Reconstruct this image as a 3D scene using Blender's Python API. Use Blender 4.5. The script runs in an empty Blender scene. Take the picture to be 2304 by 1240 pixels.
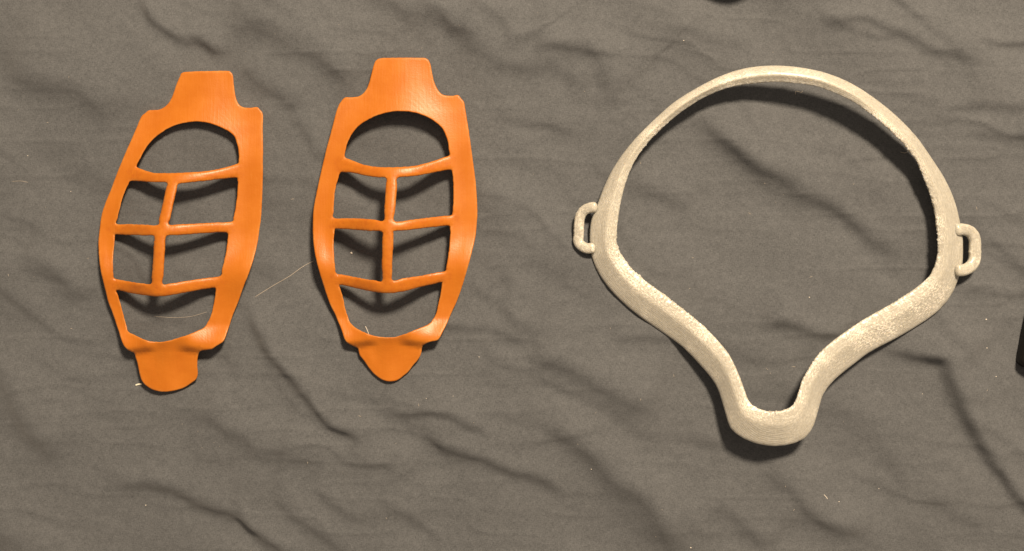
import bpy, math, random
import numpy as np
from mathutils import Vector
from mathutils.geometry import delaunay_2d_cdt

# ------------------------------------------------------------------ camera, light, exposure
S = 0.15e-3            # metres on the sheet per photograph pixel
DC = 0.40              # camera height over the sheet
CX, CY = 1152.0, 620.0
scene = bpy.context.scene
col = scene.collection
cam = bpy.data.cameras.new('camera')
cam.sensor_width = 36.0
cam.lens = 36.0 * DC / (2304 * S)
cam.clip_start = 0.01
cam.clip_end = 20.0
cam_o = bpy.data.objects.new('camera', cam)
cam_o.location = (0, 0, DC)
col.objects.link(cam_o)
scene.camera = cam_o

world = bpy.data.worlds.new('World')
scene.world = world
world.use_nodes = True
bg = world.node_tree.nodes['Background']
bg.inputs['Color'].default_value = (1.0, 0.79, 0.60, 1)
bg.inputs['Strength'].default_value = 0.33

lamp = bpy.data.lights.new('ceiling_lamp', 'AREA')
lamp.shape = 'DISK'
lamp.size = 0.19
lamp.energy = 25.0
lamp.color = (1.0, 0.79, 0.56)
lamp_o = bpy.data.objects.new('ceiling_lamp', lamp)
lamp_o.location = (0.27, 0.62, 0.90)
lamp_o.rotation_euler = (Vector((0, 0, 0)) - lamp_o.location).to_track_quat('-Z', 'Y').to_euler()
col.objects.link(lamp_o)

scene.view_settings.view_transform = 'Standard'
scene.view_settings.look = 'None'
scene.view_settings.exposure = 0.0
scene.view_settings.gamma = 1.0
scene.view_settings.use_curve_mapping = False

rng = np.random.default_rng(7)
random.seed(7)

# ------------------------------------------------------------------ helpers
def px2w(px, py, z):
    """point of the photograph at height z (metres) over the sheet"""
    k = (DC - z) / DC
    return (px - CX) * S * k, (CY - py) * S * k

def sstep(a, b, x):
    t = np.clip((x - a) / (b - a), 0, 1)
    return t * t * (3 - 2 * t)

def smooth_closed(p, it=1):
    p = np.asarray(p, float)
    for _ in range(it):
        p = 0.25 * np.roll(p, 1, 0) + 0.5 * p + 0.25 * np.roll(p, -1, 0)
    return p

def catmull(p, n, closed=True):
    """resample a polyline with n points along a Catmull-Rom curve, even in arc length"""
    p = np.asarray(p, float)
    if closed:
        q = np.vstack([p[-1], p, p[0], p[1]])
    else:
        q = np.vstack([2 * p[0] - p[1], p, 2 * p[-1] - p[-2]])
    out = []
    t = np.linspace(0, 1, 16, endpoint=False)[:, None]
    for i in range(1, len(q) - 2):
        a, b, c, d = q[i - 1], q[i], q[i + 1], q[i + 2]
        out.append(0.5 * (2 * b + (c - a) * t + (2 * a - 5 * b + 4 * c - d) * t ** 2 + (3 * b - a - 3 * c + d) * t ** 3))
    out = np.vstack(out + [q[-2][None]])
    L = np.r_[0, np.cumsum(np.linalg.norm(np.diff(out, axis=0), axis=1))]
    s = np.linspace(0, L[-1], n, endpoint=not closed)
    return np.stack([np.interp(s, L, out[:, k]) for k in range(out.shape[1])], 1)

def seg_dist(P, A, B):
    """distance of points P to the nearest of segments A-B"""
    best = np.full(len(P), 1e9)
    for i0 in range(0, len(P), 4000):
        q = P[i0:i0 + 4000, None, :]
        ab = (B - A)[None]
        t = np.clip(((q - A[None]) * ab).sum(2) / np.maximum((ab ** 2).sum(2), 1e-12), 0, 1)
        best[i0:i0 + 4000] = np.linalg.norm(q - (A[None] + t[..., None] * ab), axis=2).min(1)
    return best

def inside(P, poly):
    x, y = P[:, 0], P[:, 1]
    r = np.zeros(len(P), bool)
    a = poly; b = np.roll(poly, -1, 0)
    for (x0, y0), (x1, y1) in zip(a, b):
        c = ((y0 > y) != (y1 > y))
        if y0 != y1:
            r ^= c & (x < (x1 - x0) * (y - y0) / (y1 - y0) + x0)
    return r

def value_noise(x, y, seed):
    """smooth 2-D value noise on arrays, -1..1"""
    r = np.random.default_rng(seed)
    T = r.uniform(-1, 1, (256, 256))
    xi = np.floor(x).astype(int); yi = np.floor(y).astype(int)
    fx = x - xi; fy = y - yi
    fx = fx * fx * fx * (fx * (fx * 6 - 15) + 10); fy = fy * fy * fy * (fy * (fy * 6 - 15) + 10)
    g = lambda a, b: T[a % 256, b % 256]
    return ((g(xi, yi) * (1 - fx) + g(xi + 1, yi) * fx) * (1 - fy) +
            (g(xi, yi + 1) * (1 - fx) + g(xi + 1, yi + 1) * fx) * fy)

def new_mesh(name, verts, faces, mat, parent=None, normals=None, smooth=True, attr=None):
    me = bpy.data.meshes.new(name)
    me.from_pydata([tuple(v) for v in verts], [], [tuple(f) for f in faces])
    me.update()
    if smooth:
        me.polygons.foreach_set('use_smooth', [True] * len(me.polygons))
    if attr is not None:
        for k, vals in attr.items():
            a = me.attributes.new(k, 'FLOAT', 'POINT')
            a.data.foreach_set('value', np.asarray(vals, dtype=np.float32))
    if normals is not None:
        me.normals_split_custom_set([tuple(n) for n in normals])
    me.materials.append(mat)
    o = bpy.data.objects.new(name, me)
    col.objects.link(o)
    o.parent = parent
    return o

def tag(o, label, cat, group=None):
    o['label'] = label; o['category'] = cat
    if group: o['group'] = group
    return o

def empty(name, loc):
    o = bpy.data.objects.new(name, None)
    o.location = loc
    o.empty_display_size = 0.01
    col.objects.link(o)
    return o

class NT:
    def __init__(self, name):
        self.m = bpy.data.materials.new(name)
        self.m.use_nodes = True
        self.t = self.m.node_tree
        self.b = self.t.nodes['Principled BSDF']
    def n(self, kind, **kw):
        nd = self.t.nodes.new(kind)
        for k, v in kw.items(): setattr(nd, k, v)
        return nd
    def l(self, a, b): self.t.links.new(a, b)
    def noise(self, vec, scale, detail=2.0, rough=0.5):
        nd = self.n('ShaderNodeTexNoise')
        nd.inputs['Scale'].default_value = scale
        nd.inputs['Detail'].default_value = detail
        nd.inputs['Roughness'].default_value = rough
        self.l(vec, nd.inputs['Vector'])
        return nd.outputs['Fac']
    def mapping(self, vec, scale, rot=(0, 0, 0)):
        nd = self.n('ShaderNodeMapping')
        nd.inputs['Scale'].default_value = scale
        nd.inputs['Rotation'].default_value = rot
        self.l(vec, nd.inputs['Vector'])
        return nd.outputs['Vector']
    def math(self, op, a, b=None, c=None, clamp=False):
        nd = self.n('ShaderNodeMath', operation=op)
        nd.use_clamp = clamp
        for i, v in enumerate((a, b, c)):
            if v is None: continue
            if isinstance(v, (int, float)): nd.inputs[i].default_value = v
            else: self.l(v, nd.inputs[i])
        return nd.outputs[0]
    def ramp(self, fac, stops):
        nd = self.n('ShaderNodeValToRGB')
        e = nd.color_ramp.elements
        while len(e) < len(stops): e.new(0.5)
        for el, (p, c) in zip(e, stops):
            el.position = p
            el.color = (*c, 1) if not isinstance(c, (int, float)) else (c, c, c, 1)
        self.l(fac, nd.inputs['Fac'])
        return nd.outputs['Color']
    def mix(self, fac, a, b, blend='MIX'):
        nd = self.n('ShaderNodeMix', data_type='RGBA', blend_type=blend)
        if isinstance(fac, (int, float)): nd.inputs[0].default_value = fac
        else: self.l(fac, nd.inputs[0])
        for i, v in ((6, a), (7, b)):
            if isinstance(v, tuple): nd.inputs[i].default_value = (*v, 1)
            else: self.l(v, nd.inputs[i])
        return nd.outputs[2]
    def bump(self, h, dist, strength=1.0, normal=None):
        nd = self.n('ShaderNodeBump')
        nd.inputs['Distance'].default_value = dist
        nd.inputs['Strength'].default_value = strength
        self.l(h, nd.inputs['Height'])
        if normal is not None: self.l(normal, nd.inputs['Normal'])
        return nd.outputs['Normal']

# ------------------------------------------------------------------ materials
def mat_sheet():
    m = NT('grey_cotton')
    oc = m.n('ShaderNodeTexCoord').outputs['Object']
    warp = m.noise(m.mapping(oc, (900, 3800, 1)), 1.0, 2.0, 0.6)
    weft = m.noise(m.mapping(oc, (3800, 900, 1)), 1.0, 2.0, 0.6)
    hx = m.noise(m.mapping(oc, (260, 1500, 1)), 1.0, 3.0, 0.6)
    fuzz = m.noise(oc, 2600, 2.0, 0.7)
    pill = m.noise(oc, 420, 3.0, 0.6)
    patch = m.noise(oc, 26, 3.0, 0.5)
    a = m.math('ADD', m.math('MULTIPLY', warp, 0.5), m.math('MULTIPLY', weft, 0.5))
    a = m.math('ADD', m.math('MULTIPLY', a, 0.5), m.math('MULTIPLY', fuzz, 0.25))
    a = m.math('ADD', a, m.math('MULTIPLY', pill, 0.15))
    a = m.math('ADD', a, m.math('MULTIPLY', hx, 0.05))
    c = m.ramp(a, [(0.36, (0.056, 0.0610, 0.0670)), (0.64, (0.152, 0.1605, 0.174))])
    c = m.mix(m.math('MULTIPLY', patch, 0.22), c, (0.117, 0.121, 0.128))
    m.l(c, m.b.inputs['Base Color'])
    m.b.inputs['Roughness'].default_value = 0.95
    m.b.inputs['Specular IOR Level'].default_value = 0.15
    m.b.inputs['Sheen Weight'].default_value = 0.25
    m.b.inputs['Sheen Roughness'].default_value = 0.5
    n1 = m.bump(a, 0.00035, 0.55)
    n2 = m.bump(hx, 0.0003, 0.15, n1)
    m.l(n2, m.b.inputs['Normal'])
    return m.m

def mat_orange():
    m = NT('orange_printed_plastic')
    oc = m.n('ShaderNodeTexCoord').outputs['Object']
    sep = m.n('ShaderNodeSeparateXYZ'); m.l(oc, sep.inputs[0])
    wob = m.noise(oc, 90, 2.0)
    zz = m.math('ADD', sep.outputs[2], m.math('MULTIPLY', wob, 0.00025))
    lay = m.math('SINE', m.math('MULTIPLY', zz, 2 * math.pi / 0.00024))
    lines = m.noise(m.mapping(oc, (1400, 90, 900)), 1.0, 2.0)
    blotch = m.noise(oc, 130, 4.0, 0.6)
    grit = m.noise(oc, 1900, 2.0, 0.6)
    base = m.ramp(blotch, [(0.28, (0.455, 0.125, 0.005)), (0.74, (0.520, 0.156, 0.007))])
    wear = m.n('ShaderNodeAttribute', attribute_name='rim').outputs['Fac']
    wm = m.math('MULTIPLY', wear, m.math('MULTIPLY', m.math('SUBTRACT', m.noise(oc, 330, 3.0, 0.65), 0.40), 3.2, clamp=True), clamp=True)
    base = m.mix(m.math('MULTIPLY', wm, 0.42), base, (0.66, 0.34, 0.09))
    bar = m.n('ShaderNodeAttribute', attribute_name='bar').outputs['Fac']
    gm = m.math('MULTIPLY', bar, m.math('MULTIPLY', m.math('SUBTRACT', m.noise(oc, 560, 3.0, 0.7), 0.45), 3.5, clamp=True), clamp=True)
    base = m.mix(m.math('MULTIPLY', gm, 0.40), base, (0.34, 0.065, 0.005))
    scr = m.math('MULTIPLY', m.math('SUBTRACT', m.noise(m.mapping(oc, (2200, 160, 160), (0, 0, 0.5)), 1.0, 3.0, 0.7), 0.60), 6.0, clamp=True)
    base = m.mix(m.math('MULTIPLY', scr, 0.14), base, (0.64, 0.30, 0.07))
    m.l(base, m.b.inputs['Base Color'])
    m.l(m.math('ADD', m.math('MULTIPLY', blotch, 0.22), 0.30), m.b.inputs['Roughness'])
    m.b.inputs['Specular IOR Level'].default_value = 0.48
    n1 = m.bump(lay, 0.000006, 0.45)
    n2 = m.bump(lines, 0.00010, 0.42, n1)
    n3 = m.bump(grit, 0.00006, 0.5, n2)
    m.l(n3, m.b.inputs['Normal'])
    return m.m

def mat_gasket():
    m = NT('natural_translucent_plastic')
    oc = m.n('ShaderNodeTexCoord').outputs['Object']
    gr = m.n('ShaderNodeAttribute', attribute_name='rough').outputs['Fac']
    al = m.n('ShaderNodeAttribute', attribute_name='along').outputs['Fac']
    ac = m.n('ShaderNodeAttribute', attribute_name='across').outputs['Fac']
    cb = m.n('ShaderNodeCombineXYZ'); m.l(al, cb.inputs[0]); m.l(ac, cb.inputs[1])
    sv = cb.outputs[0]
    speck = m.noise(oc, 1300, 4.0, 0.65)
    streak = m.noise(m.mapping(sv, (0.22, 2.4, 1)), 1.0, 4.0, 0.65)
    cell = m.n('ShaderNodeTexVoronoi'); cell.inputs['Scale'].default_value = 1500
    m.l(oc, cell.inputs['Vector'])
    cl = m.noise(oc, 95, 3.0, 0.6)
    sep = m.n('ShaderNodeSeparateXYZ'); m.l(oc, sep.inputs[0])
    lay = m.math('SINE', m.math('MULTIPLY', sep.outputs[2], 2 * math.pi / 0.0003))
    tone = m.math('ADD', m.math('MULTIPLY', speck, 0.45), m.math('MULTIPLY', streak, 0.55))
    c = m.ramp(tone, [(0.36, (0.37, 0.357, 0.31)), (0.64, (0.55, 0.535, 0.475))])
    fl = m.math('MULTIPLY', m.math('SUBTRACT', m.math('ADD', m.math('MULTIPLY', m.noise(m.mapping(sv, (1.3, 2.2, 1)), 1.0, 3.0, 0.7), 0.7), m.math('MULTIPLY', cl, 0.3)), 0.50), 12.0, clamp=True)
    fl = m.math('MULTIPLY', fl, m.math('ADD', gr, m.math('MULTIPLY', m.math('SUBTRACT', cl, 0.45), 1.6, clamp=True)), clamp=True)
    c = m.mix(m.math('MULTIPLY', fl, 0.95), c, (0.90, 0.87, 0.78))  # sparkle of the plastic painted in as pale flecks of base colour
    m.l(c, m.b.inputs['Base Color'])
    m.l(m.math('SUBTRACT', m.math('SUBTRACT', 0.48, m.math('MULTIPLY', streak, 0.28)), m.math('MULTIPLY', fl, 0.12)), m.b.inputs['Roughness'])
    m.b.inputs['IOR'].default_value = 1.5
    m.b.inputs['Subsurface Weight'].default_value = 0.65
    m.b.inputs['Coat Weight'].default_value = 0.25
    m.b.inputs['Coat Roughness'].default_value = 0.22
    m.b.inputs['Subsurface Radius'].default_value = (1.0, 0.9, 0.7)
    m.b.inputs['Subsurface Scale'].default_value = 0.0022
    h = m.math('ADD', m.math('MULTIPLY', speck, 0.6), m.math('MULTIPLY', cell.outputs['Distance'], 0.4))
    n1 = m.bump(lay, 0.00002, 0.7)
    n2 = m.bump(streak, 0.00025, 0.35, m.bump(h, 0.00012, 0.30, n1))
    m.l(n2, m.b.inputs['Normal'])
    return m.m

def mat_simple(name, c, rough, spec=0.5, alpha=1.0):
    m = NT(name)
    oc = m.n('ShaderNodeTexCoord').outputs['Object']
    f = m.noise(oc, 300, 3.0)
    m.l(m.mix(f, tuple(x * 0.75 for x in c), tuple(min(1, x * 1.25) for x in c)), m.b.inputs['Base Color'])
    m.b.inputs['Roughness'].default_value = rough
    m.b.inputs['Specular IOR Level'].default_value = spec
    m.l(m.bump(m.noise(oc, 1500, 2.0), 0.0001, 0.4), m.b.inputs['Normal'])
    return m.m

M_SHEET, M_ORANGE, M_GASKET = mat_sheet(), mat_orange(), mat_gasket()
M_BLACK = mat_simple('black_plastic', (0.008, 0.007, 0.006), 0.55, 0.3)
M_LINT = mat_simple('pale_lint', (0.62, 0.58, 0.52), 0.8)
M_HAIR = mat_simple('pale_hair', (0.40, 0.36, 0.31), 0.6)
M_SLIVER = mat_simple('clear_plastic_sliver', (0.85, 0.80, 0.66), 0.4)

# ------------------------------------------------------------------ the bed sheet
# folds: height (mm), half width of the steep side (mm), run-out (mm), points left to right; the sheet
# stands high on the upper right of each line and falls steeply to its lower left
FOLDS = [
 (1.9, 0.9, 9, [(318,-40),(323,0),(333,42),(354,66),(382,83),(410,99),(448,97),(486,111),(540,118)]),
 (3.0, 2.4, 16, [(470,25),(507,45),(573,69),(660,108),(729,132),(781,184),(815,232)]),
 (1.7, 1.8, 10, [(535,125),(555,153),(590,194),(642,222),(690,260)]),
 (2.2, 2.5, 16, [(-20,165),(21,170),(104,187),(156,198),(208,236),(243,271),(262,300)]),
 (1.0, 1.2, 6, [(930,-20),(960,7),(988,31),(1002,55),(1010,90)]),
 (1.9, 1.7, 11, [(1040,-10),(1075,10),(1113,35),(1130,52),(1148,94),(1165,120)]),
 (2.2, 1.7, 12, [(1160,95),(1193,101),(1242,104),(1290,111),(1342,122),(1356,167),(1387,208),(1420,235)]),
 (0.9, 1.6, 9, [(1190,140),(1240,150),(1290,180),(1340,205)]),
 (1.1, 0.9, 7, [(1800,5),(1831,24),(1877,49),(1929,49),(1988,70),(2044,87),(2093,108),(2145,120),(2198,136),(2250,146)]),
 (1.2, 0.8, 6, [(2160,92),(2191,94),(2233,99),(2304,98),(2380,104)]),
 (0.8, 0.9, 6, [(2110,240),(2138,241),(2198,237),(2304,242),(2380,250)]),
 (1.0, 1.6, 8, [(1460,50),(1500,59),(1570,80),(1667,98),(1720,105)]),
 (2.1, 1.35, 10, [(1530,215),(1563,251),(1605,290),(1647,331),(1688,370),(1744,401),(1797,433),(1860,460),(1921,500),(1952,527),(1993,563),(2020,599),(2047,640),(2070,675)]),
 (1.3, 1.4, 8, [(2090,660),(2115,699),(2137,744),(2164,789),(2190,825)]),
 (2.5, 0.95, 12, [(1950,775),(1984,785),(2038,794),(2092,807),(2124,821),(2137,857),(2155,902),(2178,947),(2205,992),(2238,1055),(2274,1112),(2318,1155),(2370,1200),(2430,1260)]),
 (1.2, 1.0, 8, [(1700,720),(1740,726),(1785,735),(1830,751),(1880,757),(1930,765)]),
 (1.6, 1.3, 11, [(1670,1035),(1713,1055),(1748,1084),(1784,1119),(1819,1155),(1869,1183),(1930,1200),(2000,1205)]),
 (2.2, 1.0, 10, [(548,650),(565,705),(603,790),(656,853),(692,899),(721,930),(746,956),(789,977),(856,988),(900,995)]),
 (1.4, 1.9, 8, [(770,985),(806,1013),(877,1041),(913,1073),(950,1090)]),
 (1.0, 0.75, 6, [(840,933),(853,933),(913,933),(984,938),(1037,953),(1073,967),(1112,977)]),
 (1.5, 0.95, 9, [(935,945),(955,970),(984,1002),(1019,1023),(1073,1032),(1126,1047),(1168,1062),(1215,1084),(1261,1109),(1300,1125)]),
 (2.5, 2.1, 14, [(1160,790),(1207,804),(1286,828),(1349,867),(1410,903),(1456,931),(1500,950)]),
 (2.4, 2.1, 14, [(1170,930),(1215,953),(1268,992),(1332,1027),(1374,1077),(1445,1119),(1481,1183),(1500,1219),(1530,1270)]),
 (2.0, 1.15, 14, [(215,1070),(263,1080),(319,1095),(369,1105),(408,1119),(454,1144),(515,1166),(568,1194),(632,1236),(680,1280),(720,1320)]),
 (2.1, 2.2, 14, [(410,900),(444,917),(504,949),(550,985),(639,1009),(710,1031),(760,1045)]),
 (2.0, 2.2, 14, [(-30,780),(0,830),(35,906),(64,970),(100,1010),(150,1060)]),
 (0.7, 0.8, 5, [(960,722),(1010,735),(1060,742),(1110,745),(1200,770)]),
 (1.2, 2.0, 10, [(1080,560),(1120,600),(1150,660),(1160,720),(1190,770)]),
 (0.8, 1.0, 6, [(1360,768),(1420,764),(1500,766),(1560,772)]),
 (1.3, 1.4, 9, [(640,250),(690,300),(705,340),(720,380)]),
 (0.6, 0.7, 5, [(1100,270),(1180,275),(1240,278),(1300,300)]),
 (0.7, 0.9, 6, [(840,1130),(900,1150),(960,1190),(1000,1230)]),
 (2.0, 2.3, 13, [(790,-30),(840,0),(900,22),(980,45),(1060,78),(1120,108)]),
 (1.7, 2.1, 12, [(990,62),(1050,95),(1115,128),(1190,152),(1250,190)]),
 (0.8, 0.9, 6, [(2130,652),(2180,655),(2250,660),(2330,662),(2400,668)]),
 (0.9, 1.2, 8, [(2170,300),(2230,306),(2290,302),(2360,308)]),
 (1.1, 1.4, 8, [(1400,415),(1450,432),(1510,448),(1565,480)]),
 (1.2, 1.8, 10, [(30,560),(80,590),(140,640),(180,700)]),
 (1.5, 2.0, 12, [(1560,1110),(1620,1150),(1680,1190),(1740,1250)]),
 (0.7, 1.2, 7, [(2050,1110),(2110,1130),(2180,1165),(2240,1190)]),
]
def sheet_axis(lo, hi, fine, a, b, coarse):
    ax = list(np.arange(a, b, fine))
    x = b
    while x < hi: ax.append(x); x += coarse
    x = a - coarse
    while x > lo: ax.insert(0, x); x -= coarse
    return np.array(ax)
GX = sheet_axis(-0.42, 0.42, 0.00065, -0.183, 0.183, 0.004)
GY = sheet_axis(-0.32, 0.32, 0.00065, -0.102, 0.102, 0.004)

def sheet_height(X, Y):
    P = X / S + CX; Q = CY - Y / S
    # wander the folds a little so that none runs as a clean ruled line
    wx = 9 * value_noise(X / 0.012, Y / 0.012, 3) + 1.6 * value_noise(X / 0.004, Y / 0.004, 4)
    wy = 9 * value_noise(X / 0.012 + 40, Y / 0.012, 5) + 1.6 * value_noise(X / 0.004 + 40, Y / 0.004, 6)
    P2, Q2 = P + wx, Q + wy
    Z = np.zeros_like(X)
    for (A, w, L, pts) in FOLDS:
        p = catmull(pts, 6 * len(pts), closed=False)
        m = ((P2 > p[:, 0].min() - 260) & (P2 < p[:, 0].max() + 260) & (Q2 > p[:, 1].min() - 260) & (Q2 < p[:, 1].max() + 260))
        x, y = P2[m], Q2[m]
        seg = np.linalg.norm(np.diff(p, axis=0), axis=1); cum = np.r_[0, np.cumsum(seg)]
        best = np.full(x.shape, 1e9); sg = np.zeros_like(x); tt = np.zeros_like(x)
        for i in range(len(p) - 1):
            dx, dy = p[i + 1] - p[i]
            t = np.clip(((x - p[i, 0]) * dx + (y - p[i, 1]) * dy) / (seg[i] ** 2 + 1e-9), 0, 1)
            ex, ey = x - (p[i, 0] + t * dx), y - (p[i, 1] + t * dy)
            d = np.hypot(ex, ey)
            k = d < best
            best = np.where(k, d, best)
            sg = np.where(k, np.sign(dy * ex - dx * ey), sg)
            tt = np.where(k, (cum[i] + t * seg[i]) / cum[-1], tt)
        s = sg * best * S * 1000
        taper = sstep(0, 0.24, tt) * sstep(1, 0.76, tt)
        ww = 1.75 * w * (1.5 - 0.5 * taper)
        f = 1 / (1 + np.exp(-np.clip(s / (ww * 0.55), -40, 40)))
        f = f * np.exp(-np.maximum(s, 0) / L)
        side = np.exp(-np.maximum(-s, 0) / 6)
        Z[m] += 2.2 * A * taper * (f - 0.12 * side * (s < 0) * 0)
    # broad swell, mid creases and fine horizontal crinkle
    Z += 0.9 * value_noise(X / 0.075 + 3, Y / 0.055, 11)
    u = X * 0.80 - Y * 0.60; v = X * 0.60 + Y * 0.80
    ph = v / 0.031 + 1.35 * value_noise(u / 0.060, v / 0.045, 21) + 0.22 * value_noise(u / 0.021, v / 0.016, 22)
    fr = ph - np.floor(ph)
    saw = np.where(fr < 0.28, sstep(0, 0.28, fr), sstep(1, 0.28, fr))
    calm = 1 - 0.8 * np.exp(-(((P - 1740) / 420) ** 2 + ((Q - 560) / 400) ** 2) ** 2) - 0.5 * np.exp(-(((P - 620) / 460) ** 2 + ((Q - 500) / 380) ** 2) ** 2)
    Z += 1.15 * calm * saw * np.clip(0.38 + 0.85 * value_noise(u / 0.045 + 5, v / 0.030 + np.floor(ph) * 3.7, 23), 0, 1.2)
    ph2 = (0.25 * X + 0.97 * Y) / 0.015 + 1.2 * value_noise(X / 0.05, Y / 0.03, 24) + 0.4 * value_noise(X / 0.017, Y / 0.012, 25)
    f2 = ph2 - np.floor(ph2)
    saw2 = np.where(f2 < 0.25, sstep(0, 0.25, f2), (1 - (f2 - 0.25) / 0.75) ** 1.5)
    Z += 0.72 * (0.35 + 0.65 * calm) * saw2 * np.clip(0.15 + 0.9 * value_noise(X / 0.04 + 9, Y / 0.022 + np.floor(ph2) * 2.3, 26), 0, 1.2)
    Z += 1.5 * value_noise(u / 0.045, v / 0.017, 12) + 0.40 * value_noise(u / 0.020 + 8, v / 0.009, 27)
    Z += 0.16 * value_noise(X / 0.022, Y / 0.0050 + 0.3 * value_noise(X / 0.02, Y / 0.02, 19), 13)
    r = value_noise(X / 0.026 + 7, Y / 0.0060 + 9, 14)
    Z += 0.42 * np.exp(-np.abs(r) * 8) * (0.5 + 0.5 * value_noise(X / 0.04, Y / 0.03, 15))
    Z += 0.050 * value_noise(X / 0.0065, Y / 0.0022, 16)
    Z += 0.022 * value_noise(X / 0.0022, Y / 0.0022, 17)
    return (Z - 0.6) * 1e-3

XX, YY = np.meshgrid(GX, GY)
ZZ = sheet_height(XX.ravel(), YY.ravel()).reshape(XX.shape)
nx_, ny_ = len(GX), len(GY)
idx = np.arange(nx_ * ny_).reshape(ny_, nx_)
quads = np.stack([idx[:-1, :-1], idx[:-1, 1:], idx[1:, 1:], idx[1:, :-1]], -1).reshape(-1, 4)
me = bpy.data.meshes.new('bed_sheet')
me.vertices.add(nx_ * ny_)
me.vertices.foreach_set('co', np.stack([XX, YY, ZZ], -1).astype(np.float32).ravel())
me.loops.add(quads.size); me.polygons.add(len(quads))
me.loops.foreach_set('vertex_index', quads.astype(np.int32).ravel())
me.polygons.foreach_set('loop_start', np.arange(0, quads.size, 4, dtype=np.int32))
me.polygons.foreach_set('use_smooth', np.ones(len(quads), bool))
me.update(calc_edges=True); me.validate()
me.materials.append(M_SHEET)
sheet = bpy.data.objects.new('bed_sheet', me)
sheet['kind'] = 'structure'
sheet['label'] = 'wrinkled dark grey cotton bed sheet under everything'
col.objects.link(sheet)

def ground(x, y):
    """sheet height under points, bilinear on the mesh grid"""
    x = np.asarray(x, float); y = np.asarray(y, float)
    i = np.clip(np.searchsorted(GX, x) - 1, 0, nx_ - 2); j = np.clip(np.searchsorted(GY, y) - 1, 0, ny_ - 2)
    fx = (x - GX[i]) / (GX[i + 1] - GX[i]); fy = (y - GY[j]) / (GY[j + 1] - GY[j])
    return (ZZ[j, i] * (1 - fx) + ZZ[j, i + 1] * fx) * (1 - fy) + (ZZ[j + 1, i] * (1 - fx) + ZZ[j + 1, i + 1] * fx) * fy

# ------------------------------------------------------------------ orange frames
def Z(ox, oy, k, pts): return [(ox + x / k, oy + y / k) for x, y in pts]
z1 = lambda *p: Z(190, 130, 3.1, p)
z2 = lambda *p: Z(190, 500, 3.1, p)
z3 = lambda *p: Z(670, 110, 3.1, p)
z4 = lambda *p: Z(670, 480, 3.1, p)

F1 = dict(
 outer=z1((660,128),(668,108),(690,97),(760,92),(860,89),(990,88),(1015,98),(1030,120),(1036,170),(1044,240),(1056,290),(1075,325),(1105,343),(1150,346),(1200,342),(1218,358),(1240,392),(1239,500),(1241,600),(1240,800),(1236,960),(1228,1110)) +
   z2((1218,40),(1205,130),(1190,200),(1165,290),(1135,375),(1105,450),(1070,550),(1030,650),(1000,740),(968,825),(940,850),(910,868),(884,887),(850,892),(810,898),(793,912),(784,950),(782,1000),(785,1060),(775,1095),(745,1120),(690,1155),(630,1175),(560,1185),(500,1180),(450,1160),(410,1130),(388,1095),(372,1030),(362,980),(350,945),(345,925),(335,910),(300,895),(270,865),(248,815),(232,760),(205,680),(180,610),(160,560),(140,480),(120,400),(105,330),(95,250),(90,150),(95,80)) +
   z1((112,1100),(140,1010),(180,910),(230,780),(280,660),(320,570),(350,500),(375,440),(392,405),(415,385),(440,365),(470,362),(510,360),(545,345),(575,320),(600,280),(620,230),(640,170)),
 holes=[
  z1((358,755),(385,695),(420,630),(470,570),(530,520),(600,480),(680,455),(760,443),(830,447),(900,465),(970,495),(1020,525),(1048,560),(1062,610),(1072,660),(1072,710),(1066,735),(1040,745),(980,762),(900,780),(800,793),(700,799),(600,802),(500,803),(450,795),(400,778)),
  z1((318,858),(400,862),(480,868),(568,872),(560,920),(545,990),(530,1060),(515,1120),(503,1165),(400,1163),(300,1160),(218,1158),(225,1110),(240,1050),(258,980),(280,920),(300,880)),
  z1((652,880),(740,868),(840,858),(940,845),(1050,835),(1062,850),(1066,880),(1060,960),(1050,1040),(1035,1110),(1022,1142),(920,1148),(800,1155),(680,1160),(585,1162),(595,1110),(610,1040),(628,960),(640,910)),
  z2((212,85),(280,88),(350,90),(420,93),(478,97),(478,150),(475,220),(470,300),(463,370),(458,430),(400,428),(330,418),(260,405),(205,392),(195,370),(192,300),(195,220),(202,140),(205,100)),
  z2((570,95),(650,90),(750,83),(850,75),(950,70),(995,78),(993,130),(985,200),(970,270),(955,330),(942,375),(860,388),(760,402),(660,418),(590,428),(540,432),(545,370),(550,290),(555,200),(558,140)),
  z2((218,475),(300,492),(380,507),(450,515),(520,518),(590,512),(680,495),(780,476),(860,463),(905,458),(910,475),(906,520),(895,580),(880,640),(860,690),(830,735),(790,755),(720,785),(650,808),(580,828),(520,836),(460,834),(410,820),(350,792),(300,765),(288,730),(268,660),(250,590),(230,520))],
 cross=[z1((330,800),(400,822),(500,838),(610,838),(750,828),(900,812),(1066,786)),
        z2((203,55),(300,60),(400,62),(520,66),(650,58),(800,45),(1000,28)),
        z2((205,432),(300,455),(400,470),(500,474),(600,468),(750,442),(930,412))],
 upright=[z1((610,868),(580,990),(545,1160)), z2((522,92),(512,200),(498,435))],
 cheek=(2.4, 2.8), tab_y=236.0, tongue_y=792.0,
 center=[(465,160),(455,240),(430,330),(385,430),(358,540),(350,640),(362,740),(375,800),(375,885)],
 ridge=[(150,3.6),(200,3.6),(245,3.9),(300,5.4),(350,7.6),(430,9.9),(520,11.4),(570,11.6),(640,10.7),(700,8.4),(750,5.8),(790,3.8),(840,2.3),(890,1.5)],
 drop=[(150,0.2),(230,0.8),(300,2.0),(350,3.6),(430,6.8),(540,9.3),(640,8.6),(720,5.3),(780,1.9),(800,1.0),(890,0.4)])

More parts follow.
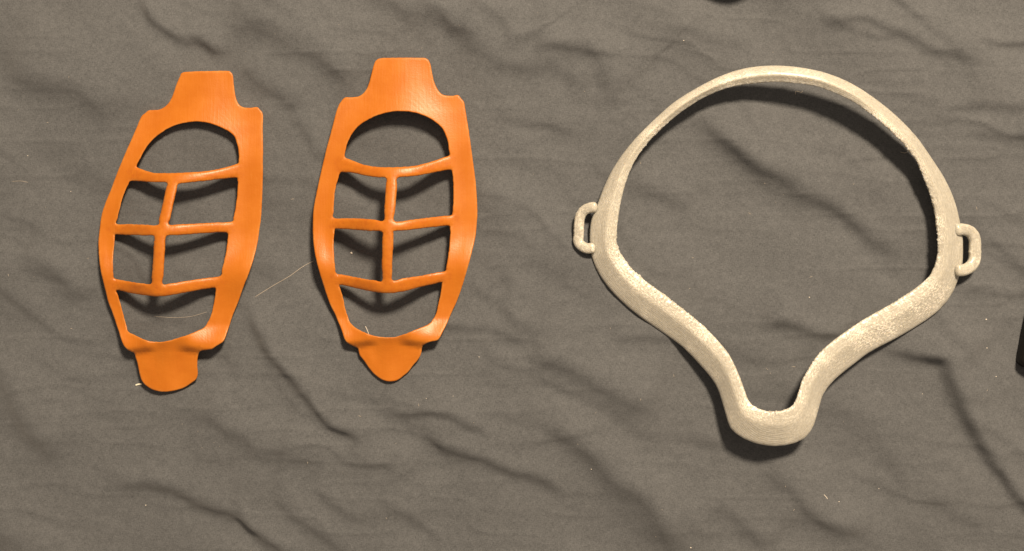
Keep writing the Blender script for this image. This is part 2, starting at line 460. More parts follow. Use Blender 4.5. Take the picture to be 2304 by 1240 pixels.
F2 = dict(
 outer=z3((535,105),(550,82),(580,68),(650,65),(750,64),(850,65),(890,67),(915,85),(928,120),(938,170),(950,225),(970,275),(1000,315),(1035,328),(1080,330),(1118,325),(1140,348),(1160,375),(1170,430),(1185,520),(1200,620),(1215,730),(1230,840),(1243,950),(1250,1050),(1253,1140)) +
   z4((1250,60),(1243,140),(1232,200),(1210,290),(1180,400),(1150,500),(1115,600),(1075,690),(1040,770),(1005,840),(978,882),(930,895),(880,915),(868,935),(862,975),(840,1020),(805,1060),(770,1105),(730,1140),(690,1165),(640,1172),(590,1160),(540,1125),(500,1080),(465,1030),(435,990),(425,955),(420,940),(390,925),(350,905),(325,870),(310,820),(290,770),(260,700),(230,640),(200,560),(175,480),(150,400),(130,320),(115,230),(108,150),(108,60)) +
   z3((112,1120),(130,1020),(155,900),(185,770),(215,650),(245,540),(265,460),(285,400),(300,375),(330,342),(380,340),(430,332),(465,305),(490,265),(510,200),(522,150)),
 holes=[
  z3((330,755),(335,710),(350,655),(375,605),(410,555),(460,515),(520,482),(580,458),(650,442),(720,437),(790,442),(860,460),(925,490),(975,525),(1010,560),(1035,610),(1050,660),(1056,710),(1058,742),(1020,758),(960,778),(890,800),(810,818),(720,825),(640,827),(560,824),(500,818),(440,802),(380,778)),
  z3((300,865),(330,862),(400,870),(470,885),(550,897),(615,903),(615,960),(610,1040),(605,1120),(600,1198),(520,1190),(440,1185),(350,1182),(255,1180),(252,1130),(255,1060),(262,990),(278,920)),
  z3((697,903),(760,895),(840,885),(930,868),(1010,852),(1060,845),(1078,860),(1085,930),(1087,1010),(1085,1080),(1080,1140),(1068,1162),(1000,1168),(900,1180),(800,1192),(678,1202),(682,1120),(688,1040),(694,960)),
  z4((270,108),(340,112),(420,118),(500,124),(588,130),(590,200),(590,280),(588,360),(590,470),(540,468),(470,458),(400,445),(330,430),(272,418),(262,370),(255,300),(252,220),(255,150),(260,120)),
  z4((675,125),(760,120),(850,108),(950,97),(1050,88),(1062,105),(1066,140),(1060,200),(1055,260),(1045,330),(1035,380),(1028,402),(960,415),(880,432),(800,445),(730,455),(662,468),(660,400),(662,300),(668,220),(670,150)),
  z4((295,500),(360,512),(430,528),(500,543),(560,552),(640,558),(700,552),(770,538),(850,515),(930,498),(1000,482),(1004,500),(995,570),(980,640),(965,700),(940,745),(910,775),(850,800),(790,825),(730,848),(680,862),(630,866),(570,860),(510,848),(460,828),(410,800),(370,765),(350,720),(330,650),(315,580),(300,530))],
 cross=[z3((305,810),(400,832),(500,856),(650,864),(800,852),(930,828),(1070,795)),
        z4((248,70),(350,80),(480,88),(635,95),(760,84),(900,65),(1078,38)),
        z4((275,458),(370,478),(480,500),(630,512),(760,497),(880,470),(1025,440))],
 upright=[z3((656,895),(648,1040),(638,1205)), z4((632,125),(628,280),(626,475))],
 cheek=(2.9, 2.4), tab_y=221.0, tongue_y=777.0,
 center=[(905,130),(905,230),(900,330),(885,430),(875,540),(873,640),(873,760),(877,860)],
 ridge=[(120,4.6),(170,4.7),(215,5.0),(270,6.2),(320,7.8),(400,10.0),(490,11.8),(545,12.0),(620,10.8),(680,8.4),(730,5.6),(772,3.6),(820,2.1),(862,1.3)],
 drop=[(120,0.2),(200,0.9),(270,2.2),(320,3.8),(400,7.0),(520,9.9),(620,9.0),(700,5.6),(760,1.9),(780,1.0),(862,0.4)])

def poly_at(tab, y):
    a = np.array(tab, float)
    from_x = np.interp(y, a[:, 0], a[:, 1])
    # smoothed piecewise-linear
    return (from_x + np.interp(y - 14, a[:, 0], a[:, 1]) + np.interp(y + 14, a[:, 0], a[:, 1]) +
            np.interp(y - 26, a[:, 0], a[:, 1]) + np.interp(y + 26, a[:, 0], a[:, 1])) / 5

def frame(F, name, label, group):
    outer = catmull(F['outer'], 620)
    holes = [catmull(h, 150 + 60 * (i in (0, 5))) for i, h in enumerate(F['holes'])]
    loops = [outer] + holes
    # printed edges are never quite clean
    lo2 = []
    for k, lp in enumerate(loops):
        t = np.roll(lp, -1, 0) - np.roll(lp, 1, 0)
        n = np.stack([t[:, 1], -t[:, 0]], 1); n /= np.linalg.norm(n, axis=1)[:, None] + 1e-9
        amp = 0.25 if k == 0 else 0.45
        j = value_noise(lp[:, 0] / 5.0, lp[:, 1] / 5.0, 31 + k) + 0.6 * value_noise(lp[:, 0] / 2.2, lp[:, 1] / 2.2, 51 + k)
        lo2.append(lp + n * (amp * j)[:, None])
    loops = lo2
    A = np.vstack(loops); B = np.vstack([np.roll(l, -1, 0) for l in loops])
    # interior points: rings that follow the edges, then a hex grid
    pts = [A]; edges = []; off = 0
    for l in loops:
        n_ = len(l)
        edges += [(off + i, off + (i + 1) % n_) for i in range(n_)]
        off += n_
    inner_pts = []
    for k, l in enumerate(loops):
        t = np.roll(l, -2, 0) - np.roll(l, 2, 0)
        n = np.stack([t[:, 1], -t[:, 0]], 1); n /= np.linalg.norm(n, axis=1)[:, None] + 1e-9
        for dd in (0.9, 2.2, 4.0, 6.5):
            for sgn in (1, -1):
                q = l + sgn * n * dd
                inner_pts.append((q[::1 if dd < 3 else 2], dd))
    x0, y0 = outer.min(0); x1, y1 = outer.max(0)
    g = 5.0
    gx, gy = np.meshgrid(np.arange(x0, x1, g), np.arange(y0, y1, g * 0.87))
    gx[1::2] += g / 2
    grid = np.stack([gx.ravel(), gy.ravel()], 1)
    def ins(P):
        r = inside(P, loops[0])
        for h in loops[1:]: r &= ~inside(P, h)
        return r
    for q, dd in inner_pts:
        q = q[ins(q)]
        d = seg_dist(q, A, B)
        pts.append(q[np.abs(d - dd) < 0.12 * dd + 0.05])
    grid = grid[ins(grid)]
    pts.append(grid[seg_dist(grid, A, B) > 8.5])
    allp = np.vstack(pts)
    # borders between parts
    def cut(a, b):
        nonlocal allp
        a = np.array(a, float); b = np.array(b, float)
        k = max(2, int(np.linalg.norm(b - a) / 3.5) + 1)
        q = a + (b - a) * np.linspace(0, 1, k)[:, None]
        edges.extend((len(allp) + i, len(allp) + i + 1) for i in range(k - 1))
        allp = np.vstack([allp, q])
    cut((x0 - 5, F['tab_y']), (x1 + 5, F['tab_y']))
    cut((x0 - 5, F['tongue_y']), (x1 + 5, F['tongue_y']))
    for ln in F['cross']:
        for e, f in ((ln[0], ln[1]), (ln[-1], ln[-2])):
            t = np.array(f) - np.array(e); t = t / np.linalg.norm(t); n = np.array([-t[1], t[0]])
            cut(np.array(e) + n * 19, np.array(e) - n * 19)
    res = delaunay_2d_cdt([Vector(p) for p in allp], edges, [], 0, 1e-4)
    V = np.array([tuple(v) for v in res[0]]); T = np.array([f for f in res[2] if len(f) == 3])
    cen = V[T].mean(1)
    T = T[ins(cen)]
    used = np.unique(T); remap = -np.ones(len(V), int); remap[used] = np.arange(len(used))
    V = V[used]; T = remap[T]
    a, b, c = V[T[:, 0]], V[T[:, 1]], V[T[:, 2]]
    area = (b[:, 0] - a[:, 0]) * (c[:, 1] - a[:, 1]) - (b[:, 1] - a[:, 1]) * (c[:, 0] - a[:, 0])
    T[area > 0] = T[area > 0][:, ::-1]        # photograph y points down: this makes +z up
    d = seg_dist(V, A, B)
    # mid-surface
    cxl = np.array(F['center'], float)
    cx = np.interp(V[:, 1], cxl[:, 1], cxl[:, 0])
    ys = np.linspace(y0, y1, 60)
    lw = np.array([outer[np.abs(outer[:, 1] - y) < 12][:, 0].min() for y in ys]); rw = np.array([outer[np.abs(outer[:, 1] - y) < 12][:, 0].max() for y in ys])
    ker = np.ones(9) / 9
    lw = np.convolve(np.pad(lw, 4, 'edge'), ker, 'valid'); rw = np.convolve(np.pad(rw, 4, 'edge'), ker, 'valid')
    L_ = np.interp(V[:, 1], ys, lw); R_ = np.interp(V[:, 1], ys, rw)
    u = np.where(V[:, 0] < cx, (cx - V[:, 0]) / np.maximum(cx - L_, 30), (V[:, 0] - cx) / np.maximum(R_ - cx, 30))
    u = np.clip(u, 0, 1.15)
    z = poly_at(F['ridge'], V[:, 1]) - poly_at(F['drop'], V[:, 1]) * np.sin(np.minimum(u, 0.88) / 0.88 * math.pi / 2) ** 2
    # folded lip over the tongue: shoulders stay up, the tongue scoops in under them
    ty = F['tongue_y']
    yy = V[:, 1]
    lipy = ty - 10 - 6 * sstep(0.9, 0.2, u)
    sh = sstep(ty - 66, ty - 16, yy) * sstep(ty + 9, ty - 10, yy + (ty - 10 - lipy)) * sstep(0.16, 0.50, u)
    z = z + 1.9 * sh
    tg = sstep(ty - 34, ty + 2, yy) * sstep(0.70, 0.30, u)
    z = z - 0.6 * tg * sstep(ty + 90, ty + 10, yy)
    # side rails swell over the cheek, then fall away to the chin
    ch = F['cheek']
    z = z + np.where(V[:, 0] > cx, ch[1], ch[0]) * np.exp(-((yy - (ty - 178)) / 52.0) ** 2) * sstep(0.45, 0.95, u)
    # bars: rounder than the rim
    def pl(ln):
        p = catmull(ln, 40, closed=False)
        return p[:-1], p[1:]
    wbar = np.zeros(len(V))
    for ln in F['cross'] + F['upright']:
        db = seg_dist(V, *pl(ln))
        wbar = np.maximum(wbar, sstep(24, 12, db))
    th = 1.05                                                 # half thickness, mm
    r = (2.6 + 5.2 * wbar)
    e = 1 - np.clip(d / r, 0, 1)
    prof = np.sqrt(np.maximum(1 - e * e, 0))
    lowe = 0.70 - 0.42 * wbar
    zt = z + th * (lowe + (1 - lowe) * prof)
    zb = z - th * (0.75 + 0.25 * prof)
    nV = len(V)
    # to metres
    def world(zz):
        zm = zz * 1e-3
        X, Y = px2w(V[:, 0], V[:, 1], zm)
        return np.stack([X, Y, zm], 1)
    Wt, Wb = world(zt), world(zb)
    # rest on the sheet
    gap = Wb[:, 2] - ground(Wb[:, 0], Wb[:, 1])
    dz = -np.percentile(gap, 2.0)
    W = np.vstack([Wt, Wb]); W[:, 2] += dz
    faces = [tuple(t) for t in T] + [tuple(t[::-1] + nV) for t in T]
    grp = [0] * len(T) + [1] * len(T)
    cenp = list(V[T].mean(1)) * 2
    cnt = {}
    for t in T:
        for i in range(3):
            k = (t[i], t[(i + 1) % 3])
            cnt[k] = cnt.get(k, 0) + 1
    for (i, j) in list(cnt):
        if (j, i) not in cnt:
            faces.append((j, i, i + nV, j + nV)); grp.append(2)
            ev = V[j] - V[i]
            n_in = np.array([ev[1], -ev[0]]); n_in /= np.linalg.norm(n_in) + 1e-9
            m_ = (V[i] + V[j]) / 2
            cenp.append(m_)
    cenp = np.array(cenp); grp = np.array(grp)
    # smooth normals per surface (top, underside, edge wall), over the whole frame
    vn = np.zeros((3, 2 * nV, 3))
    for f, g_ in zip(faces, grp):
        p = W[list(f)]
        n = np.cross(p[1] - p[0], p[2] - p[0])
        if len(f) == 4: n = np.cross(p[2] - p[0], p[3] - p[1])
        vn[g_, list(f)] += n
    vn /= np.linalg.norm(vn, axis=2, keepdims=True) + 1e-20
    # assign faces to parts
    part = np.full(len(faces), 'rim', dtype=object)
    part[cenp[:, 1] < F['tab_y']] = 'top_tab'
    part[cenp[:, 1] > F['tongue_y']] = 'chin_tongue'
    def near(ln, lim):
        p = np.array(ln); out = seg_dist(cenp, *pl(ln)) < lim
        for e_, f_ in ((p[0], p[1]), (p[-1], p[-2])):
            t = (f_ - e_) / np.linalg.norm(f_ - e_)
            out &= ((cenp - e_) @ t > 0) | (np.linalg.norm(cenp - e_, axis=1) > 60)
        return out
    pid = []
    for k, ln in enumerate(F['upright']):
        nm = ('upright_bar', k); pid.append(nm)
        for q in np.where(near(ln, 18))[0]: part[q] = nm
    for k, ln in enumerate(F['cross']):
        nm = ('cross_bar', k); pid.append(nm)
        for q in np.where(near(ln, 18))[0]: part[q] = nm
    bx, by = W[:, 0].mean(), W[:, 1].mean()
    base = np.array([bx, by, float(ground([bx], [by])[0])])
    root = empty(name, base)
    tag(root, label, 'mask frame', group)
    rim_at = np.clip(1 - d / 5.0, 0, 1); rim_at = np.r_[rim_at, rim_at]; bar_at = np.r_[wbar, wbar]
    for nm in ['rim', 'top_tab', 'chin_tongue'] + pid:
        sel = [q for q in range(len(faces)) if part[q] == nm]
        if not sel: continue
        vs = sorted({v for q in sel for v in faces[q]})
        mp = {v: i for i, v in enumerate(vs)}
        fl = [tuple(mp[v] for v in faces[q]) for q in sel]
        nl = [vn[grp[q], v] for q in sel for v in faces[q]]
        o = new_mesh(nm if isinstance(nm, str) else nm[0], W[vs] - base, fl, M_ORANGE, root, nl,
                     attr={'rim': rim_at[vs], 'bar': bar_at[vs]})
    return root

frame(F1, 'mask_frame', 'orange plastic mask frame leaning to one side, with broad blunt rounded tongue', None)
frame(F2, 'mask_frame', 'orange plastic mask frame standing symmetrical, with pointed tongue, beside the pale ring', None)

# ------------------------------------------------------------------ pale seal ring
z5 = lambda *p: Z(1260, 120, 2.818, p)
z6 = lambda *p: Z(1760, 120, 2.818, p)
z7 = lambda *p: Z(1260, 540, 2.384, p)
z8 = lambda *p: Z(1740, 500, 2.2145, p)
# pairs of (outer run, inner run) that belong together, counter-clockwise from the crown
RUNS = [
 (z5((1380,77),(1300,78),(1200,88),(1100,112),(1000,150),(900,200),(800,258),(720,310),(640,380),(560,455)),
  z5((1380,181),(1330,183),(1250,188),(1170,197),(1090,212),(1010,235),(920,275),(840,322),(760,378),(690,435),(660,462))),
 (z5((490,525),(430,595),(380,660),(330,740),(295,810),(265,880),(240,950),(215,1010),(197,1060)),
  z5((600,520),(570,550),(530,600),(490,655),(460,710),(430,780),(408,850),(392,910),(380,970),(370,1040))),
 (z5((190,1110),(188,1170),) + z7((160,20),(170,90),(190,145),(220,200),(260,255)),
  z5((361,1110),(360,1170)) + z7((302,0),(308,30),(325,70),(350,110),(385,155))),
 (z7((310,310),(370,365),(440,420),(520,475),(600,530),(660,575),(710,625)),
  z7((430,195),(470,230),(530,272),(590,315),(650,365),(710,410),(770,460))),
 (z7((760,680),(800,725),(835,775),(855,820),(870,870),(885,920)),
  z7((820,510),(865,560),(905,610),(930,655),(955,710),(975,760))),
 (z7((900,975),(915,1010),(945,1040),(990,1068)),
  z7((992,810),(1010,860),(1030,885),(1065,905))),
 (z7((1050,1092),(1110,1103),(1160,1107)) + z8((15,1115),(60,1112)),
  z7((1110,918),(1160,920),) + z8((5,942),(40,940))),
 (z8((110,1100),(155,1078),(185,1045),(205,1005)),
  z8((75,928),(100,910),(115,880),(128,840))),
 (z8((218,960),(232,910),(245,865),(270,825),(310,780)),
  z8((140,795),(160,755),(185,715),(215,670),(255,625))),
 (z8((360,738),(410,700),(460,660),(520,625),(600,585),(680,540)),
  z8((310,580),(370,538),(440,490),(510,450),(580,412))),
 (z8((760,490),(820,445),(870,390),(900,340),(920,290),(935,245)),
  z8((640,375),(700,335),(745,300),(780,265),(805,215))),
 (z8((944,200),(946,140),(945,80)) + z6((1140,1130),(1122,1040),(1108,980)),
  z8((818,165),(820,110),(818,50)) + z6((982,1140),(972,1040),(960,980))),
 (z6((1085,910),(1055,840),(1015,765),(965,690),(915,615),(870,550)),
  z6((945,920),(925,860),(900,800),(875,730),(845,670),(800,610))),
 (z6((810,480),(740,410),(660,340),(580,280),(500,225),(420,180)),
  z6((750,550),(690,495),(620,430),(550,375),(480,325),(400,280))),
 (z6((340,145),(250,115),(150,95),(70,83),(0,79)),
  z6((310,240),(220,210),(120,193),(50,186),(0,183))),
]
def ring():
    po = np.vstack([np.array(a) for a, b in RUNS]); pi_ = np.vstack([np.array(b) for a, b in RUNS])
    # common parameter: each run spans one unit
    def para(sel):
        out = []
        for k, r in enumerate(RUNS):
            p = np.array(r[sel]); L = np.r_[0, np.cumsum(np.linalg.norm(np.diff(p, axis=0), axis=1))]
            out += list(k + (0.06 + 0.88 * L / L[-1]))
        return np.array(out)
    to, ti = para(0), para(1)
    K = len(RUNS)
    N = 1100
    tt = np.linspace(0, K, 6000, endpoint=False)
    def samp(t, p):
        te = np.r_[t - K, t, t + K]; pe = np.vstack([p, p, p])
        q = np.stack([np.interp(tt, te, pe[:, k]) for k in (0, 1)], 1)
        ker = np.hanning(71); ker /= ker.sum()
        return np.stack([np.convolve(np.r_[q[-35:, k], q[:, k], q[:35, k]], ker, 'valid') for k in (0, 1)], 1)
    O, I = samp(to, po), samp(ti, pi_)
    mid = (O + I) / 2
    L = np.r_[0, np.cumsum(np.linalg.norm(np.diff(np.vstack([mid, mid[:1]]), axis=0), axis=1))]
    s = np.linspace(0, L[-1], N, endpoint=False)
    f = lambda q: np.stack([np.interp(s, L, np.r_[q[:, k], q[0, k]]) for k in (0, 1)], 1)
    O, I = f(O), f(I)
    tpar = np.interp(s, L, np.r_[tt, K])
    # underside height over the sheet and section height, mm, along the ring
    kb = [(0,8.6),(1,3.8),(2,1.4),(3,0.8),(4,2.0),(5,6.0),(6,9.5),(7,9.5),(8,7.0),(9,3.0),(10,1.0),(11,1.0),(12,2.6),(13,5.6),(14,8.5),(15,9.0)]
    kh = [(0,3.6),(1,4.2),(2,5.2),(3,5.6),(4,5.2),(5,4.8),(6,4.6),(7,4.6),(8,4.8),(9,5.2),(10,5.6),(11,5.6),(12,5.2),(13,4.4),(14,3.8),(15,3.6)]
    def per(kn):
        a = np.array(kn, float); v = np.interp(tpar, a[:, 0], a[:, 1])
        ker = np.hanning(121); ker /= ker.sum()
        return np.convolve(np.r_[v[-60:], v, v[:60]], ker, 'valid')
    zb, h = per(kb), per(kh)
    # section: t from outer edge (0) to inner edge (1); w of the height
    SEC = [(0.07,0.00),(0.02,0.04),(0.00,0.12),(0.00,0.24),(0.02,0.34),(0.06,0.41),(0.14,0.50),(0.24,0.61),(0.36,0.74),(0.46,0.85),(0.54,0.935),(0.575,0.965),
           (0.61,0.985),(0.65,0.99),(0.74,0.985),(0.84,0.97),(0.93,0.95),(0.975,0.92),(0.995,0.86),(1.00,0.76),(0.995,0.50),(0.98,0.22),(0.96,0.06),(0.90,0.00),(0.62,-0.02),(0.35,-0.02)]
    ns = len(SEC)
    W = np.zeros((N, ns, 3)); R = np.zeros((N, ns)); AL = np.zeros((N, ns)); AC = np.zeros((N, ns))
    arc_t = np.cumsum(np.r_[0, np.hypot(np.diff([q[0] for q in SEC]) * 9.5, np.diff([q[1] for q in SEC]) * 5.0)])
    rgh = 0.35 + 0.65 * sstep(0.2, 0.9, 0.5 + 0.5 * value_noise(s / 90, s * 0, 71))
    topw = np.exp(-(np.minimum(tpar, K - tpar) / 1.3) ** 4)
    top = (tpar < 0.9) | (tpar > 13.7)
    rgh[top] *= 0.25
    for j, (t, w) in enumerate(SEC):
        P = O * (1 - t) + I * t
        zz = zb + h * (w - topw * 0.50 * float(sstep(0.30, 1.0, np.array(t))) * (w > 0.3))
        ed = np.exp(-((t - 0.97) / 0.10) ** 2) * (w > 0.3)
        n1 = value_noise(s / 2.6, s * 0 + j * 3.1, 72); n2 = value_noise(s / 5.5, s * 0 + j * 1.3, 73)
        spike = np.maximum(value_noise(s / 3.0, s * 0 + j * 0.7, 74) - 0.45, 0) * 5.0
        dirv = (I - O) / (np.linalg.norm(I - O, axis=1)[:, None] + 1e-9)
        P = P + dirv * ((ed * rgh * (1.0 * n1 + 0.9 * n2 + spike * 1.3)) )[:, None]
        zz = zz + 0.10 * n2 * (0.3 + ed) + 0.18 * ed * rgh * n1
        AL[:, j] = s * 0.15; AC[:, j] = arc_t[j]
        X, Y = px2w(P[:, 0], P[:, 1], zz * 1e-3)
        W[:, j] = np.stack([X, Y, zz * 1e-3], 1)
        pat = sstep(0.05, 0.6, value_noise(s / 130 + 3, s * 0 + 0.4 * t, 77)) * sstep(0.0, 0.2, t)
        lowr = np.exp(-((tpar - 9.9) / 1.0) ** 2)  # more of the painted sparkle flecks along the lower right arm
        R[:, j] = np.clip(np.maximum(sstep(0.45, 0.8, t) * rgh, np.maximum(0.75 * pat, 1.0 * lowr * sstep(0.02, 0.25, t))), 0, 1)
    gap = W[..., 2] - ground(W[..., 0].ravel(), W[..., 1].ravel()).reshape(N, ns)
    dz = -np.percentile(gap, 2.0)
    W[..., 2] += dz
    i = np.arange(N); faces = []
    for j in range(ns):
        j2 = (j + 1) % ns
        faces.append(np.stack([i * ns + j, i * ns + j2, ((i + 1) % N) * ns + j2, ((i + 1) % N) * ns + j], 1))
    faces = np.vstack(faces)
    V = W.reshape(-1, 3)
    base = np.array([V[:, 0].mean(), V[:, 1].mean(), 0.0]); base[2] = float(ground([base[0]], [base[1]])[0])
    root = empty('seal_ring', base)
    tag(root, 'translucent off-white plastic ring shaped like a face outline, with two side loops', 'seal ring')
    p = V[faces[5]]
    o = new_mesh('band', V - base, faces, M_GASKET, root, attr={'rough': R.ravel(), 'along': AL.ravel(), 'across': AC.ravel()})
    import bmesh
    bm = bmesh.new(); bm.from_mesh(o.data); bmesh.ops.recalc_face_normals(bm, faces=bm.faces); bm.to_mesh(o.data); bm.free()
    # strap loops
    def loop(pts, zs, rx, rz):
        n = 90
        c = catmull(pts, n, closed=False)
        zz = np.interp(np.linspace(0, 1, n), np.linspace(0, 1, len(zs)), zs) * 1e-3 + dz
        X, Y = px2w(c[:, 0], c[:, 1], zz)
        C = np.stack([X, Y, zz], 1)
        T = np.gradient(C, axis=0); T /= np.linalg.norm(T, axis=1)[:, None]
        nn = np.stack([-T[:, 1], T[:, 0], 0 * T[:, 0]], 1); nn /= np.linalg.norm(nn, axis=1)[:, None]
        bb = np.cross(T, nn)
        k = 18; a = np.linspace(0, 2 * np.pi, k, endpoint=False)
        sq = lambda v, q: np.sign(v) * np.abs(v) ** q
        vs = []; q_ = np.linspace(0, 1, n)
        cap = np.sqrt(np.clip(1 - (1 - np.clip(np.minimum(q_, 1 - q_) / 0.05, 0, 1)) ** 2, 0.02, 1))
        for m_ in range(n):
            wob = 1 + 0.05 * value_noise(np.array([m_ / 3.0]), np.array([0.5]), 91)[0]
            for aa in a:
                vs.append(C[m_] + nn[m_] * rx * 1e-3 * sq(np.cos(aa), 0.75) * cap[m_] * wob + bb[m_] * rz * 1e-3 * sq(np.sin(aa), 0.75) * cap[m_])
        fs = []
        for m_ in range(n - 1):
            for q in range(k):
                fs.append((m_ * k + q, m_ * k + (q + 1) % k, (m_ + 1) * k + (q + 1) % k, (m_ + 1) * k + q))
        fs.append(tuple(range(k))[::-1]); fs.append(tuple((n - 1) * k + q for q in range(k)))
        vs = np.array(vs)
        ob = new_mesh('strap_loop', vs - base, fs, M_GASKET, root, attr={'rough': np.full(len(vs), 0.35), 'along': np.repeat(np.arange(n) * 0.2, k), 'across': np.tile(np.abs(np.linspace(-3, 3, k)), n)})
        bm = bmesh.new(); bm.from_mesh(ob.data); bmesh.ops.recalc_face_normals(bm, faces=bm.faces); bm.to_mesh(ob.data); bm.free()
    loop(z5((238,976),(195,978),(155,995),(130,1030),(121,1080),(119,1150)) + z7((98,5),(112,28),(145,45),(190,40)), [4.6,4.0,3.2,2.9,2.9,2.9,3.2,4.0,4.6], 1.75, 1.25)
    loop(z8((900,40),(945,36),(982,50),(1002,85),(1004,140),(1002,185),(985,218),(950,238),(905,240)), [4.8,4.2,3.4,3.0,3.0,3.0,3.4,4.2,4.8], 2.0, 1.35)
    return root
ring()

# ------------------------------------------------------------------ dark things that reach in from beyond the frame
def lathe(name, prof, n, mat, parent, loc):
    vs = []; fs = []
    for r, z in prof:
        for k in range(n):
            a = 2 * math.pi * k / n
            vs.append((r * math.cos(a) + loc[0], r * math.sin(a) + loc[1], z + loc[2]))
    m = len(prof)
    for i in range(m - 1):
        for k in range(n):
            fs.append((i * n + k, i * n + (k + 1) % n, (i + 1) * n + (k + 1) % n, (i + 1) * n + k))
    fs.append(tuple(range(n))[::-1]); fs.append(tuple((m - 1) * n + k for k in range(n)))
    return new_mesh(name, vs, fs, mat, parent)

def cap_piece():
    R = 0.0137
    x, y = px2w(1646, -26, 0.0); y += R
    g = float(ground([x], [y])[0])
    root = empty('black_disc', (x, y, g))
    tag(root, 'round black plastic disc on the sheet above the pale ring crown', 'disc')
    prof = [(R * 0.90, -0.0004), (R * 0.97, 0.0004), (R, 0.0022), (R, 0.0068), (R * 0.97, 0.0082), (R * 0.90, 0.0090)]
    lathe('disc_wall', prof, 64, M_BLACK, root, (0, 0, 0))
    lathe('disc_top', [(R * 0.895, 0.0088), (R * 0.84, 0.0093), (R * 0.78, 0.0090), (R * 0.4, 0.0088), (R * 0.02, 0.0088)], 64, M_BLACK, root, (0, 0, 0))
cap_piece()

def slab_piece():
    """black bevelled slab whose corner shows at the frame's edge"""
    H = 0.0065
    P = [(2304,715),(2292,770),(2279,832),(2281,841),(2290,848),(2304,854),(2360,880),(2450,915),(2465,905),(2500,700),(2492,688),(2330,640),(2319,648)]
    P = catmull(P, 200)
    P = smooth_closed(P, 2)
    c = P.mean(0)
    x, y = px2w(P[:, 0] + 8, P[:, 1] - 24, 0.0)
    g = float(np.median(ground(x, y)))
    base = np.array([x.mean(), y.mean(), g])
    root = empty('black_block', base)
    tag(root, 'black plastic block with rounded corner on the sheet beside the pale ring', 'block')
    cx, cy = x.mean(), y.mean()
    def layer(k, z):
        d = np.stack([x - cx, y - cy], 1); L = np.linalg.norm(d, axis=1)[:, None]
        q = d * (L - k) / L
        return np.hstack([q, np.full((len(x), 1), z)])
    ls = [layer(0.0008, -0.0008), layer(0.0, 0.0006), layer(0.0, H - 0.0016), layer(0.0006, H - 0.0005), layer(0.0018, H)]
    n = len(x); V = np.vstack(ls); fs = []
    for i in range(len(ls) - 1):
        for k in range(n):
            fs.append((i * n + k, i * n + (k + 1) % n, (i + 1) * n + (k + 1) % n, (i + 1) * n + k))
    fs.append(tuple(range(n))[::-1])
    o = new_mesh('body', V, fs, M_BLACK, root)
    lid = [layer(0.0018, H), layer(0.0022, H + 0.0003), layer(0.006, H + 0.0005)]
    V = np.vstack(lid); fs = []
    for i in range(2):
        for k in range(n):
            fs.append((i * n + k, i * n + (k + 1) % n, (i + 1) * n + (k + 1) % n, (i + 1) * n + k))
    fs.append(tuple(2 * n + k for k in range(n)))
    l = new_mesh('top_face', V, fs, M_BLACK, root)
    import bmesh
    for ob in (o, l):
        bm = bmesh.new(); bm.from_mesh(ob.data); bmesh.ops.recalc_face_normals(bm, faces=bm.faces); bm.to_mesh(ob.data); bm.free()
slab_piece()

# ------------------------------------------------------------------ hairs, lint and slivers lying on the sheet
def thread(name, pts, r_mm, mat, label, cat, group=None, lift=0.0):
    c = catmull(pts, max(8, 6 * len(pts)), closed=False)
    x, y = px2w(c[:, 0], c[:, 1], 0.0)
    z = ground(x, y) + r_mm * 0.6e-3 + lift * 1e-3 * np.sin(np.linspace(0, math.pi, len(x)))
    C = np.stack([x, y, z], 1)
    base = C[0].copy()
    T = np.gradient(C, axis=0); T /= np.linalg.norm(T, axis=1)[:, None]
    nn = np.stack([-T[:, 1], T[:, 0], 0 * T[:, 0]], 1); nn /= np.linalg.norm(nn, axis=1)[:, None] + 1e-9
    bb = np.cross(T, nn); k = 6; n = len(C)
    vs = []; fs = []
    for m in range(n):
        rr = r_mm * 1e-3 * (0.55 if m in (0, n - 1) else 1)
        for q in range(k):
            a = 2 * math.pi * q / k
            vs.append(C[m] - base + nn[m] * rr * math.cos(a) + bb[m] * rr * math.sin(a))
    for m in range(n - 1):
        for q in range(k):
            fs.append((m * k + q, m * k + (q + 1) % k, (m + 1) * k + (q + 1) % k, (m + 1) * k + q))
    fs.append(tuple(range(k))[::-1]); fs.append(tuple((n - 1) * k + q for q in range(k)))
    o = new_mesh(name, vs, fs, mat)
    o.location = base
    return tag(o, label, cat, group)

thread('hair', [(572,669),(610,645),(650,622),(680,600),(706,586)], 0.10, M_HAIR, 'long pale hair curving across the sheet between the two orange frames', 'hair')
thread('hair', [(345,712),(390,715),(430,712),(465,702)], 0.06, M_HAIR, 'fine pale hair on the sheet inside the lowest opening of the leaning frame', 'hair')
thread('plastic_sliver', [(301,868),(308,866),(316,865)], 0.30, M_SLIVER, 'tiny white plastic sliver beside the broad tongue of the leaning orange frame', 'sliver')
thread('thread', [(1790,213),(1791,205),(1803,208),(1806,204)], 0.10, M_HAIR, 'short bent pale thread in the shadow under the ring crown', 'thread')
thread('thread', [(2026,342),(2036,344),(2044,341)], 0.10, M_HAIR, 'short straight pale thread in the shadow beside the ring', 'thread')
thread('thread', [(1851,1111),(1857,1118),(1858,1121)], 0.12, M_LINT, 'tiny forked lint thread on bare sheet below the pointed bottom of the ring', 'thread')
thread('thread', [(822,734),(826,742),(830,752)], 0.12, M_LINT, 'tiny pale thread at the edge of the pointed-tongue frame lowest opening', 'thread')
thread('hair', [(25,408),(45,407),(60,410)], 0.06, M_HAIR, 'short faint hair on bare sheet beside the leaning orange frame', 'hair')

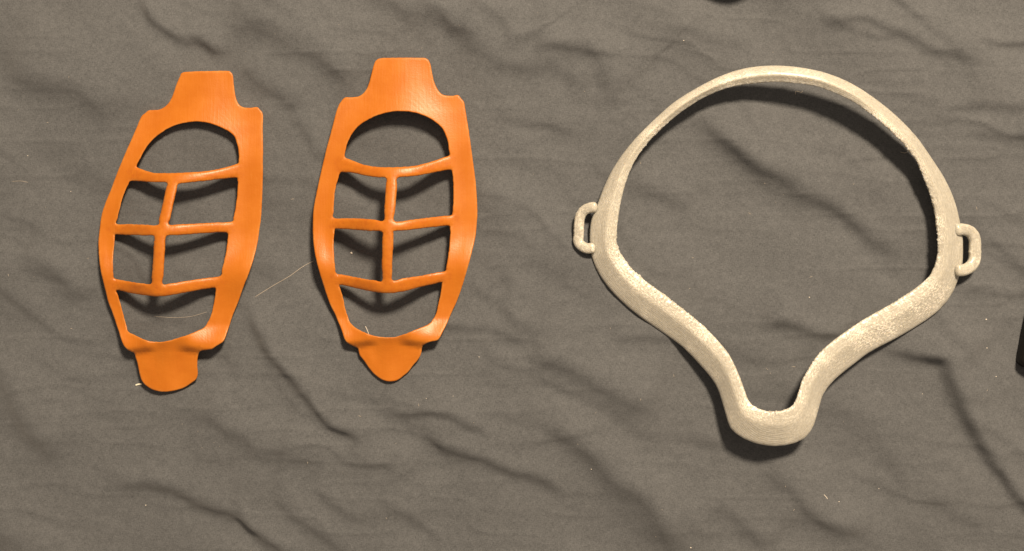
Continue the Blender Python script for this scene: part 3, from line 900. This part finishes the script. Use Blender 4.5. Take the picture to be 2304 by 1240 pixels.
def speck(px, py, r_mm, label, group):
    x, y = px2w(px, py, 0); g = float(ground([x], [y])[0])
    vs = []; fs = []; k = 7
    rows = [(0.55, -0.3), (1.0, 0.15), (0.75, 0.6), (0.3, 0.85)]
    for r, z in rows:
        for q in range(k):
            a = 2 * math.pi * q / k; j = random.uniform(0.7, 1.25)
            vs.append((r * j * r_mm * 1e-3 * math.cos(a) * 1.2, r * j * r_mm * 1e-3 * math.sin(a), z * r_mm * 1e-3))
    for i in range(3):
        for q in range(k):
            fs.append((i * k + q, i * k + (q + 1) % k, (i + 1) * k + (q + 1) % k, (i + 1) * k + q))
    fs.append(tuple(range(k))[::-1]); fs.append(tuple(3 * k + q for q in range(k)))
    o = new_mesh('lint_speck', vs, fs, M_LINT)
    o.location = (x, y, g)
    return tag(o, label, 'lint', group)
speck(789, 569, 0.40, 'pale crumb on the sheet inside a left cell of the pointed-tongue frame', 'lint specks on the sheet')
G_ = 'lint specks on the sheet'
for px, py, r, lb in [
 (2220, 719, 0.28, 'largest of three pale lint specks between the right loop and the black block'),
 (2219, 783, 0.20, 'faint middle lint speck of the three beside the black block'),
 (2238, 847, 0.18, 'small pale lint speck just off the lower corner of the black block'),
 (2077, 887, 0.16, 'tiny lint speck on the sheet under the right lower arm of the ring'),
 (1820, 669, 0.22, 'tiny pale lint speck on the sheet inside the pale ring'),
 (1885, 1127, 0.20, 'round lint speck next to the tiny forked thread below the ring'),
 (1553, 1231, 0.24, 'pale lint speck on bare sheet far below the left arm of the ring'),
 (1537, 93, 0.20, 'tiny lint speck on bare sheet between the black disc and the ring'),
 (326, 1138, 0.20, 'lone lint speck beside the deep fold below the leaning orange frame'),
 (1980, 1101, 0.15, 'faint lint speck between the ring bottom and the long dark fold'),
 (1078, 803, 0.18, 'lint speck on bare sheet between the pointed tongue and the ring'),
 (155, 430, 0.16, 'lint speck right beside the rim of the leaning orange frame'),
 (60, 350, 0.18, 'tiny lint speck above the short faint hair beside the leaning frame'),
 (1020, 890, 0.14, 'dark-side lint speck above the short fold below the pointed tongue'),
 (960, 895, 0.16, 'lint speck just below the tip of the pointed orange tongue'),
 (1330, 1055, 0.17, 'lint speck beside the broad soft fold between frames and ring')]:
    speck(px, py, r, lb, G_)

# fine dust and fibre ends caught all over the cotton: past counting
def dust():
    V = []; Fc = []
    for k in range(240):
        x = random.uniform(-0.2, 0.2); y = random.uniform(-0.12, 0.12); g = float(ground([x], [y])[0])
        r = random.choice([0.05, 0.06, 0.08, 0.10]) * 1e-3; a = random.uniform(0, math.pi)
        L = r * random.choice([1, 1, 2, 5, 9]); c, q = math.cos(a), math.sin(a); b = len(V)
        for dx, dy, dz in ((-L, 0, 0.2 * r), (0, -r, 0.2 * r), (L, 0, 0.2 * r), (0, r, 0.2 * r), (0, 0, 1.1 * r), (0, 0, -0.6 * r)):
            V.append((x + dx * c - dy * q, y + dx * q + dy * c, g + dz))
        for i in range(4):
            Fc.append((b + i, b + (i + 1) % 4, b + 4)); Fc.append((b + (i + 1) % 4, b + i, b + 5))
    o = new_mesh('sheet_dust', V, Fc, M_HAIR, smooth=False)
    o['kind'] = 'stuff'; o['label'] = 'fine pale dust and fibre ends scattered over the grey sheet'; o['category'] = 'dust'
dust()
